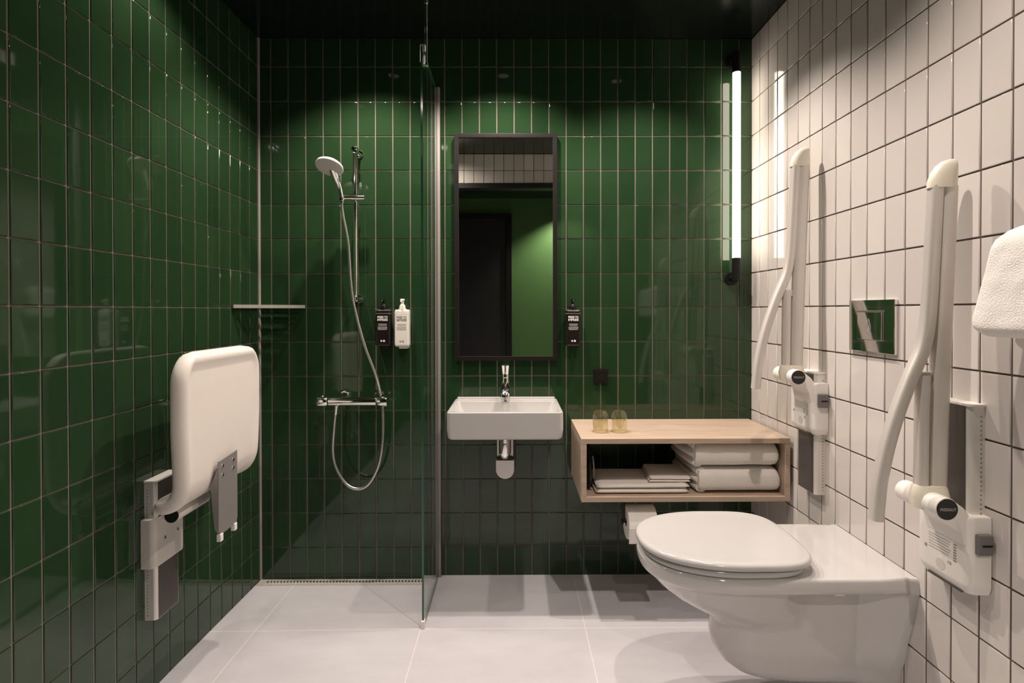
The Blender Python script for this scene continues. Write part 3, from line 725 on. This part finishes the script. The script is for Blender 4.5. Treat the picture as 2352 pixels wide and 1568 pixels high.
def grab_bar(yc, zc, label):
    """fold-down support arm parked upright; zc = hinge axis height"""
    T = thing('grab_bar', label, 'grab bar', (XR, yc, 0.71), 'folding grab bars beside the toilet')
    rail_parts(T, yc, XR, -1, 0.715, 1.252)
    cz1 = zc - .028; cz0 = zc - .235
    cg = carriage(T, yc, XR, -1, cz0, cz1)
    bm = B(); prism(bm, [(XR - .098, cz1 - .012), (XR - .140, zc - .024), (XR - .140, zc + .012), (XR - .105, zc + .020), (XR - .070, zc - .006), (XR - .052, cz1 - .004), (XR - .056, cz1 - .085), (XR - .0715, cz1 - .085), (XR - .080, cz1 - .045)], 1, yc - .088, yc + .055, .005)
    link('shoulder_block', bm, 'whiteplastic', parent=cg)
    bm = B(); box(bm, (XR - .050, yc - .112, cz1 - .105), (XR - .006, yc - .094, cz1 - .045), .005); lv = link('release_lever', bm, 'darkgrey', parent=cg)
    bm = B(); box(bm, (XR - .040, yc - .1130, cz1 - .079), (XR - .012, yc - .1115, cz1 - .073)); link('lever_slot', bm, 'black', parent=lv)
    # printed type label on the front face (text kept as unreadable rules)
    bm = B(); fx = XR - .0706
    for i in range(6):
        z = cz1 - .098 - i * .0085; box(bm, (fx, yc - .038 + (i % 3) * .004, z), (fx + .0004, yc + .045, z + .0016))
    for i in range(7): box(bm, (fx, yc - .058, cz1 - .10 - i * .008), (fx + .0004, yc - .048, cz1 - .0955 - i * .008))
    text(bm, 'CE', .012, (fx, yc - .034, cz1 - .160), right=(0, -1, 0), depth=.0003)
    box(bm, (fx, yc + .052, cz1 - .148), (fx + .0004, yc + .062, cz1 - .138))
    link('type_label', bm, 'greytext', parent=cg)
    bm = B(); cyl(bm, (fx - .0004, yc + .0, cz1 - .178), (fx + .003, yc + .0, cz1 - .178), .017, n=24); link('thumb_recess', bm, 'greyplastic', parent=cg)
    bm = B(); box(bm, (XR - .066, yc - .070, cz0 - .022), (XR - .030, yc + .060, cz0 - .0195)); link('bottom_gap', bm, 'darkpanel', parent=cg)
    hx = XR - .137
    bm = B(); cyl(bm, (hx, yc - .105, zc), (hx, yc + .060, zc), .0325, n=32, bev=.003); hb = link('hinge_barrel', bm, 'whiteplastic', parent=T)
    bm = B(); lathe(bm, [(.0300, 0), (.0300, .0035), (.028, .005)], (hx, yc - .1035, zc), (0, -1, 0), n=36); link('end_cap', bm, 'blackcap', parent=hb)
    bm = B(); text(bm, 'PRESSALIT', .011, (hx, yc - .1090, zc), width=.046, depth=.0003, bold=.0003); link('cap_lettering', bm, 'greytext', parent=hb)
    # arm
    ya_ = yc - .027; mx0 = hx + .033
    ar = thing_part = None
    bm = B(); main = [(hx + .030, ya_, zc + .02), (hx + .036, ya_, zc + .25), (hx + .048, ya_, zc + .60), (hx + .061, ya_, zc + .942)]
    tube(bm, spline(main, 6), .027, n=24, side=(1, 0, 0), r2=.021, pw=.75); am = link('main_tube', bm, 'alu', parent=T)
    bm = B(); sec = [(hx - .016, ya_, zc + .02), (hx - .014, ya_, zc + .20), (hx - .012, ya_, zc + .375)]
    tube(bm, spline(sec, 5), .0175, n=20, side=(1, 0, 0), r2=.019, pw=.8); link('rear_tube', bm, 'alu', parent=am)
    bm = B(); br = [(hx + .026, ya_, zc + .942), (hx + .018, ya_, zc + .78), (hx + .009, ya_, zc + .61), (hx + .001, ya_, zc + .52), (hx - .014, ya_, zc + .450), (hx - .050, ya_, zc + .365), (hx - .088, ya_, zc + .262), (hx - .118, ya_, zc + .160), (hx - .140, ya_, zc + .05), (hx - .151, ya_, zc - .060)]
    tube(bm, spline(br, 6), .0195, n=20, side=(0, 1, 0), r2=.0190, pw=.7); sb = link('support_leg', bm, 'alu', parent=am)
    bm = B(); box(bm, (hx - .032, ya_ - .008, zc + .355), (hx + .012, ya_ + .008, zc + .385), .004); link('link_piece', bm, 'greyplastic', parent=am)
    bm = B(); lp = []
    for (dx, dz, ra, rb) in ((.045, .936, .0425, .0232), (.046, .955, .0425, .0232), (.051, .980, .0385, .0225), (.059, 1.002, .031, .021), (.067, 1.016, .021, .016), (.073, 1.022, .008, .007)):
        c = V(hx + dx, ya_, zc + dz); tl = .35 * max(0, dz - .96) / .09
        u = V(math.cos(tl), 0, math.sin(tl) * -.2).normalized()
        lp.append([c + u * ra * math.copysign(abs(math.cos(2 * PI * i / 28)) ** .8, math.cos(2 * PI * i / 28)) + V(0, 1, 0) * rb * math.sin(2 * PI * i / 28) for i in range(28)])
    loft(bm, lp); link('end_grip', bm, 'cream', parent=am)
    bm = B(); lp = []
    for z, ra, rb in ((zc - .02, .050, .034), (zc + .012, .056, .034), (zc + .035, .052, .028), (zc + .046, .048, .025)):
        lp.append([V(hx + .010 + ra * math.copysign(abs(math.cos(2 * PI * i / 28)) ** .7, math.cos(2 * PI * i / 28)), ya_ + rb * math.sin(2 * PI * i / 28), z) for i in range(28)])
    loft(bm, lp); link('arm_socket', bm, 'cream', parent=am)
grab_bar(-1.445, 0.962, 'upright folding grab bar with cream tip, nearer the camera')
grab_bar(-0.655, 1.240, 'upright folding grab bar with cream tip, beside the wooden shelf')

# ---------------------------------------------------------------- shower seat
yc = -0.883
SS = thing('shower_chair', 'cream folding shower seat parked upright on the green left wall', 'shower seat', (XL, yc, 0.3))
rail_parts(SS, yc, XL, 1, 0.305, 0.855)
cg = carriage(SS, yc, XL, 1, 0.520, 0.712, 'greyplastic', pr=.055, bot=.0)
for dy_ in (-.035, .045):
    bm = B(); cyl(bm, (XL + .054, yc + dy_, .62), (XL + .058, yc + dy_, .62), .006, n=14); link('bolt', bm, 'chrome', parent=cg)
bm = B(); box(bm, (XL + .040, yc - .050, 0.690), (XL + .110, yc + .060, 0.745), .01, 3); link('hinge_block', bm, 'greyplastic', parent=cg)
bm = B(); cyl(bm, (XL + .160, yc - .150, 0.752), (XL + .160, yc + .060, 0.752), .026, n=28, bev=.002); ha = link('hinge_axle', bm, 'greyplastic', parent=SS)
bm = B(); cyl(bm, (XL + .160, yc - .158, 0.752), (XL + .160, yc - .1505, 0.752), .025, n=28); link('axle_cap', bm, 'blackcap', parent=ha)
bm = B(); prism(bm, [(XL + .09, 0.72), (XL + .09, 0.79), (XL + .17, 0.79), (XL + .17, 0.74)], 1, yc - .04, yc + .06, .006); link('hinge_bracket', bm, 'midgrey', parent=ha)
# shell: path in x,z with thickness, swept over width in y
path = spline([(0.172, 0, 1.378), (0.175, 0, 1.30), (0.175, 0, 1.15), (0.175, 0, 1.00), (0.174, 0, 0.91), (0.168, 0, 0.865), (0.148, 0, 0.826), (0.112, 0, 0.804), (0.070, 0, 0.799), (0.040, 0, 0.804)], 6)
bm = B(); NP = len(path); lp = []; ycs = -0.838; HWD = 0.300
acc = [0]
for i in range(1, NP): acc.append(acc[-1] + (path[i] - path[i - 1]).length)
LT = acc[-1]; RC = 0.12
for i, p in enumerate(path):
    d = (path[min(i + 1, NP - 1)] - path[max(i - 1, 0)]).normalized(); nrm = V(d.z, 0, -d.x)   # thickness direction
    if nrm.x > 0: nrm = -nrm
    s = acc[i]; hw = HWD
    if s < RC: hw -= RC - math.sqrt(max(0, RC * RC - (RC - s) ** 2))
    rem = LT - s
    if rem < 0.07: hw -= .07 - math.sqrt(max(0, .07 ** 2 - (.07 - rem) ** 2))
    if 0.95 < 1 and s > 0.30: hw -= 0.018 * min(1, (s - .30) / .25)
    th_ = .026
    if s < .02: th_ *= math.sqrt(max(.02, 1 - (1 - s / .02) ** 2))
    if rem < .02: th_ *= math.sqrt(max(.02, 1 - (1 - rem / .02) ** 2))
    ring = []; sm = lambda q: max(0, min(1, q)) ** 2 * (3 - 2 * max(0, min(1, q)))
    ds = [min(d_, hw) for d_ in (0, .0015, .005, .010, .017, .026, .034, .042, .052, .064, .080, .11, .16)] + [hw]
    def pt_(sgny, d_, outer):
        tt = th_ * math.sqrt(max(0, 1 - (1 - min(1, d_ / .026)) ** 2))
        de = min(d_, s); rec = .013 * sm((de - .030) / .035) * sm((.62 - s) / .2 + .25)
        off = .014 * max(0, 1 - de / .05) ** 2
        return p + V(0, ycs + sgny * (hw - d_), 0) + nrm * ((-tt + rec if outer else tt) + off)
    ring += [pt_(1, d_, True) for d_ in ds] + [pt_(-1, d_, True) for d_ in ds[-2::-1]]
    ring += [pt_(-1, d_, False) for d_ in ds[1:]] + [pt_(1, d_, False) for d_ in ds[-2:0:-1]]
    lp.append(ring)
loft(bm, lp); link('seat_shell', bm, 'showerseat', parent=SS, sharp=60)
# support leg plate
bm = B(); fx = 0.2055
y0_, y1_ = -0.935, -0.790
poly = [(y0_ + .004, 0.928), (y1_, 0.940), (y1_, 0.655), (y1_ - .01, 0.630), (y0_ + .012, 0.630), (y0_, 0.66)]
prism(bm, poly, 0, fx, fx + .006, .001)
prism(bm, [(fx - .028, 0.83), (fx + .001, 0.90), (fx + .001, 0.64), (fx - .012, 0.655)], 1, y0_ + .001, y0_ + .007, .001)
prism(bm, [(fx - .028, 0.83), (fx + .001, 0.90), (fx + .001, 0.64), (fx - .012, 0.655)], 1, y1_ - .007, y1_ - .001, .001)
lg = link('support_leg_plate', bm, 'midgrey', parent=SS)
for (yy, zz) in ((y0_ + .03, .905), (y0_ + .03, .868), (y1_ - .035, .908), (y1_ - .035, .873)):
    bm = B(); lathe(bm, [(.008, 0), (.008, .002), (.005, .004)], (fx + .006, yy, zz), (1, 0, 0), n=14); link('bolt_head', bm, 'chrome', parent=lg)
for yy in (y0_ + .018, y1_ - .020):
    bm = B(); box(bm, (fx - .008, yy - .011, 0.603), (fx + .010, yy + .011, 0.634), .003); link('leg_foot', bm, 'whiteplastic', parent=lg)

# ---------------------------------------------------------------- toilet
ty0 = -1.035
TO = thing('toilet', 'white wall-hung toilet with closed lid fixed to the white tiles', 'toilet', (XR, ty0, 0.15))
def outline(z, xf, hwb, hwm, hwf, xc, nfront=18):
    """half outline points (x, half width) from wall to tip"""
    pts = [(XR - .0005, hwf), (XR - .026, hwf - .003), (XR - .032, hwf - .010), (XR - .110, hwm + (hwf - hwm) * .28), (XR - .128, hwm + (hwf - hwm) * .06), (XR - .145, hwm), (XR - .30, hwm), (XR - .36, hwm * .85 + hwb * .15), (XR - .43 if XR - .43 > xc + .03 else xc + .03, hwb * .75 + hwm * .25)]
    for i in range(nfront + 1):
        a = PI / 2 * i / nfront; pts.append((xc - (xc - xf) * math.sin(a) ** 1.0, hwb * max(0, math.cos(a)) ** .86))
    return pts
secs = [  # z, xf, bowl hw, middle hw, flange hw, xc
    (0.6165, 1.900, .215, .215, .215, 2.20), (0.6180, 1.888, .228, .228, .226, 2.20), (0.6150, 1.876, .236, .236, .232, 2.20), (0.606, 1.872, .240, .239, .235, 2.20),
    (0.582, 1.874, .240, .239, .237, 2.20), (0.568, 1.880, .236, .236, .239, 2.20), (0.562, 1.885, .231, .226, .238, 2.20), (0.560, 1.890, .224, .180, .237, 2.20),
    (0.545, 1.906, .217, .150, .234, 2.21), (0.505, 1.945, .202, .138, .224, 2.22), (0.468, 1.993, .184, .133, .215, 2.23), (0.435, 2.050, .165, .130, .206, 2.25),
    (0.405, 2.110, .145, .128, .198, 2.27), (0.385, 2.140, .130, .126, .192, 2.28), (0.365, 2.150, .124, .125, .187, 2.29), (0.300, 2.150, .121, .124, .173, 2.29),
    (0.255, 2.160, .118, .121, .160, 2.30), (0.215, 2.185, .110, .114, .148, 2.31), (0.188, 2.220, .098, .104, .136, 2.33), (0.172, 2.258, .084, .092, .125, 2.36), (0.166, 2.300, .064, .075, .112, 2.38)]
bm = B(); lp = []
for z, xf, hb, hm, hf, xc in secs:
    h = outline(z, xf, hb, hm, hf, xc)
    dz = lambda x: (-(0.015) * max(0, (x - 2.3) / .47)) if z < .25 else 0
    lp.append([V(x, ty0 - y, z + dz(x)) for x, y in h] + [V(x, ty0 + y, z + dz(x)) for x, y in h[-2::-1]])
loft(bm, lp, True, True); link('ceramic_bowl', bm, 'ceramic', parent=TO, sharp=70)
bm = B(); box(bm, (2.50, ty0 - .215, 0.548), (2.535, ty0 - .165, 0.566), .006, 3); link('fixing_nub', bm, 'whiteplastic', parent=TO)
def dshape(xf, xr, hw, xc, z, ins=0.0):
    xr -= ins; xf += ins; hw -= ins; half = []
    for i in range(17):
        a = PI / 2 * i / 16; half.append((xc + (xr - xc) * max(0, math.cos(a)) ** .50, hw * math.sin(a) ** .56))
    for i in range(1, 25):
        a = PI / 2 * i / 24; half.append((xc - (xc - xf) * math.sin(a), hw * max(0, math.cos(a)) ** .84))
    half[-1] = (xf, 0); half[0] = (xr, 0)
    return [V(x, ty0 - y - .003, z) for x, y in half] + [V(x, ty0 + y - .003, z) for x, y in half[-2:0:-1]]
bm = B(); lp = [dshape(1.884, 2.440, .232, 2.19, z, i) for z, i in ((0.6185, .010), (0.620, .004), (0.625, .0), (0.636, .0), (0.642, .004), (0.6435, .012))]
loft(bm, lp); link('seat_ring', bm, 'seatplastic', parent=TO, sharp=60)
bm = B(); lp = [dshape(1.868, 2.462, .247, 2.19, z, i) for z, i in ((0.6475, .014), (0.649, .006), (0.654, .001), (0.660, .0), (0.667, .002), (0.672, .007), (0.6745, .016), (0.6735, .045), (0.6725, .052), (0.6722, .12))]
loft(bm, lp); link('lid', bm, 'seatplastic', parent=TO, sharp=60)
for s in (-1, 1):
    bm = B(); cyl(bm, (2.462, ty0 + s * .075 - .03, .634), (2.462, ty0 + s * .075 + .03, .634), .013, n=18); link('lid_hinge', bm, 'chrome', parent=TO)

# flush plate
fp = thing('flush_plate', 'square mirror-chrome flush plate on the white wall between the grab bars', 'flush plate', (XR, -1.04, 1.37))
bm = B(); box(bm, (XR - .014, -1.169, 1.371), (XR + .0, -0.912, 1.572), .003); link('plate', bm, 'chrome', parent=fp)
bm = B(); box(bm, (XR - .0205, -1.110, 1.418), (XR - .0135, -0.972, 1.528), .0025, 2); bt = link('flush_button', bm, 'chrome', parent=fp)
bm = B(); box(bm, (XR - .0245, -1.105, 1.524), (XR - .0200, -0.975, 1.532), .0015); link('button_edge', bm, 'steel', parent=bt)
bm = B()
dp = [(0, .030), (.004, .018), (.009, .004), (.010, -.006), (.007, -.014), (0, -.018), (-.007, -.014), (-.010, -.006), (-.009, .004), (-.004, .018)]
tube(bm, [(XR - .0208, -1.041 + a_, 1.470 + b__) for a_, b__ in dp + dp[:1]], .0010, n=6); link('drop_symbol', bm, 'greytext', parent=bt)

# toilet roll
th_x0, th_x1, rz, ryy, rr_ = 1.963, 2.105, 0.462, -0.385, 0.082
ho = thing('toilet_roll_holder', 'black toilet roll holder fixed under the wooden shelf', 'toilet roll holder', (2.03, ryy, 0.589))
bm = B(); box(bm, (1.948, ryy - .02, 0.580), (2.02, ryy + .02, 0.5895), .002); tube(bm, [(1.954, ryy, .585), (1.951, ryy, .52), (1.951, ryy, rz), (1.975, ryy, rz), (2.10, ryy, rz)], .0075, n=12); link('arm', bm, 'black', parent=ho)
bm = B(); cyl(bm, (1.941, ryy, rz), (1.950, ryy, rz), .014, n=20, bev=.002); link('end_knob', bm, 'black', parent=ho)
ro = thing('toilet_roll', 'white toilet roll hanging under the shelf beside the toilet lid', 'toilet roll', (2.034, ryy, rz))
bm = B(); lathe(bm, [(.0215, 0), (rr_ - .002, 0), (rr_, .002), (rr_, th_x1 - th_x0 - .002), (rr_ - .002, th_x1 - th_x0), (.0215, th_x1 - th_x0)], (th_x0, ryy, rz), (1, 0, 0), n=48, cap0=False, cap1=False)
link('paper', bm, 'paper', parent=ro)
bm = B(); lathe(bm, [(.0215, 0), (.0215, th_x1 - th_x0)], (th_x0, ryy, rz), (1, 0, 0), n=32, cap0=False, cap1=False); link('cardboard_core', bm, 'core', parent=ro)
bm = B(); prism(bm, [(ryy - rr_ - .0015, rz), (ryy - rr_ + .0005, rz), (ryy - rr_ + .012, rz - .082), (ryy - rr_ + .010, rz - .082)], 0, th_x0, th_x1); link('loose_sheet', bm, 'paper', parent=ro)

# ---------------------------------------------------------------- towel on the right wall
hk = thing('towel_rail', 'short steel towel rail on the white wall at the right edge', 'towel rail', (XR, -1.95, 1.70))
bm = B(); cyl(bm, (2.715, -1.66, 1.70), (2.715, -2.22, 1.70), .009, n=16)
for yy in (-1.72, -2.18): cyl(bm, (2.715, yy, 1.70), (XR, yy, 1.70), .009, n=16); cyl(bm, (XR - .008, yy, 1.70), (XR, yy, 1.70), .022, n=24)
link('bar', bm, 'steel', parent=hk)
bm = B(); lp = []; import mathutils.noise as mn
ny = 60
for i in range(ny + 1):
    f = i / ny; y = -1.605 - .62 * f
    e = min(1, f / .09); rnd = math.sqrt(max(0, 1 - (1 - e) ** 2))
    top = 1.712 + .040 * (0.15 + .85 * rnd); bot = 1.434 + .030 * (1 - rnd)
    tt = .026 * (0.35 + .65 * rnd)
    def cen(s_):      # centre line of the draped towel: front bottom -> over bar -> back bottom
        if s_ < .46: q = s_ / .46; return V(2.662 + .018 * q, 0, bot + .028 + (1.700 - bot - .028) * q), .030 - .006 * q
        if s_ < .60: a_ = PI * (s_ - .46) / .14; return V(2.715 - .035 * math.cos(a_), 0, 1.700 + (top - 1.700 - .024) * math.sin(a_) + .0), .0235
        q = (s_ - .60) / .40; return V(2.750, 0, 1.700 - (1.700 - 1.50) * q), .0185
    n1 = 44; outer = []; inner = []
    for k in range(n1 + 1):
        s_ = k / n1; c0, th0 = cen(s_); c1, _ = cen(min(1, s_ + .01)); c2, _ = cen(max(0, s_ - .01)); d_ = (c1 - c2).normalized(); n_ = V(-d_.z, 0, d_.x)
        endf = min(1, min(s_, 1 - s_) / .05); endf = math.sqrt(1 - (1 - endf) ** 2) * .97 + .03
        w_ = th0 * endf * (.45 + .55 * rnd)
        outer.append(c0 + n_ * w_); inner.append(c0 - n_ * min(w_, .0225))
    ring = []
    for p in outer + inner[::-1]:
        q = (top - p.z) / (top - bot); p = V(p.x, y - 0.050 * (1 - q) * (1 - f), p.z)
        p += V(-1, 0, .2) * .0030 * mn.noise(p * 22) + V(-.5, 0, 0) * .0022 * mn.noise(p * 75)
        p.x = min(p.x, XR - .001); ring.append(p)
    lp.append(ring)
loft(bm, lp)
tag(link('hand_towel', bm, 'towel', org=(2.70, -1.9, 1.45), sharp=80), 'thick fluffy white towel hanging over the towel rail at the right edge', 'towel')
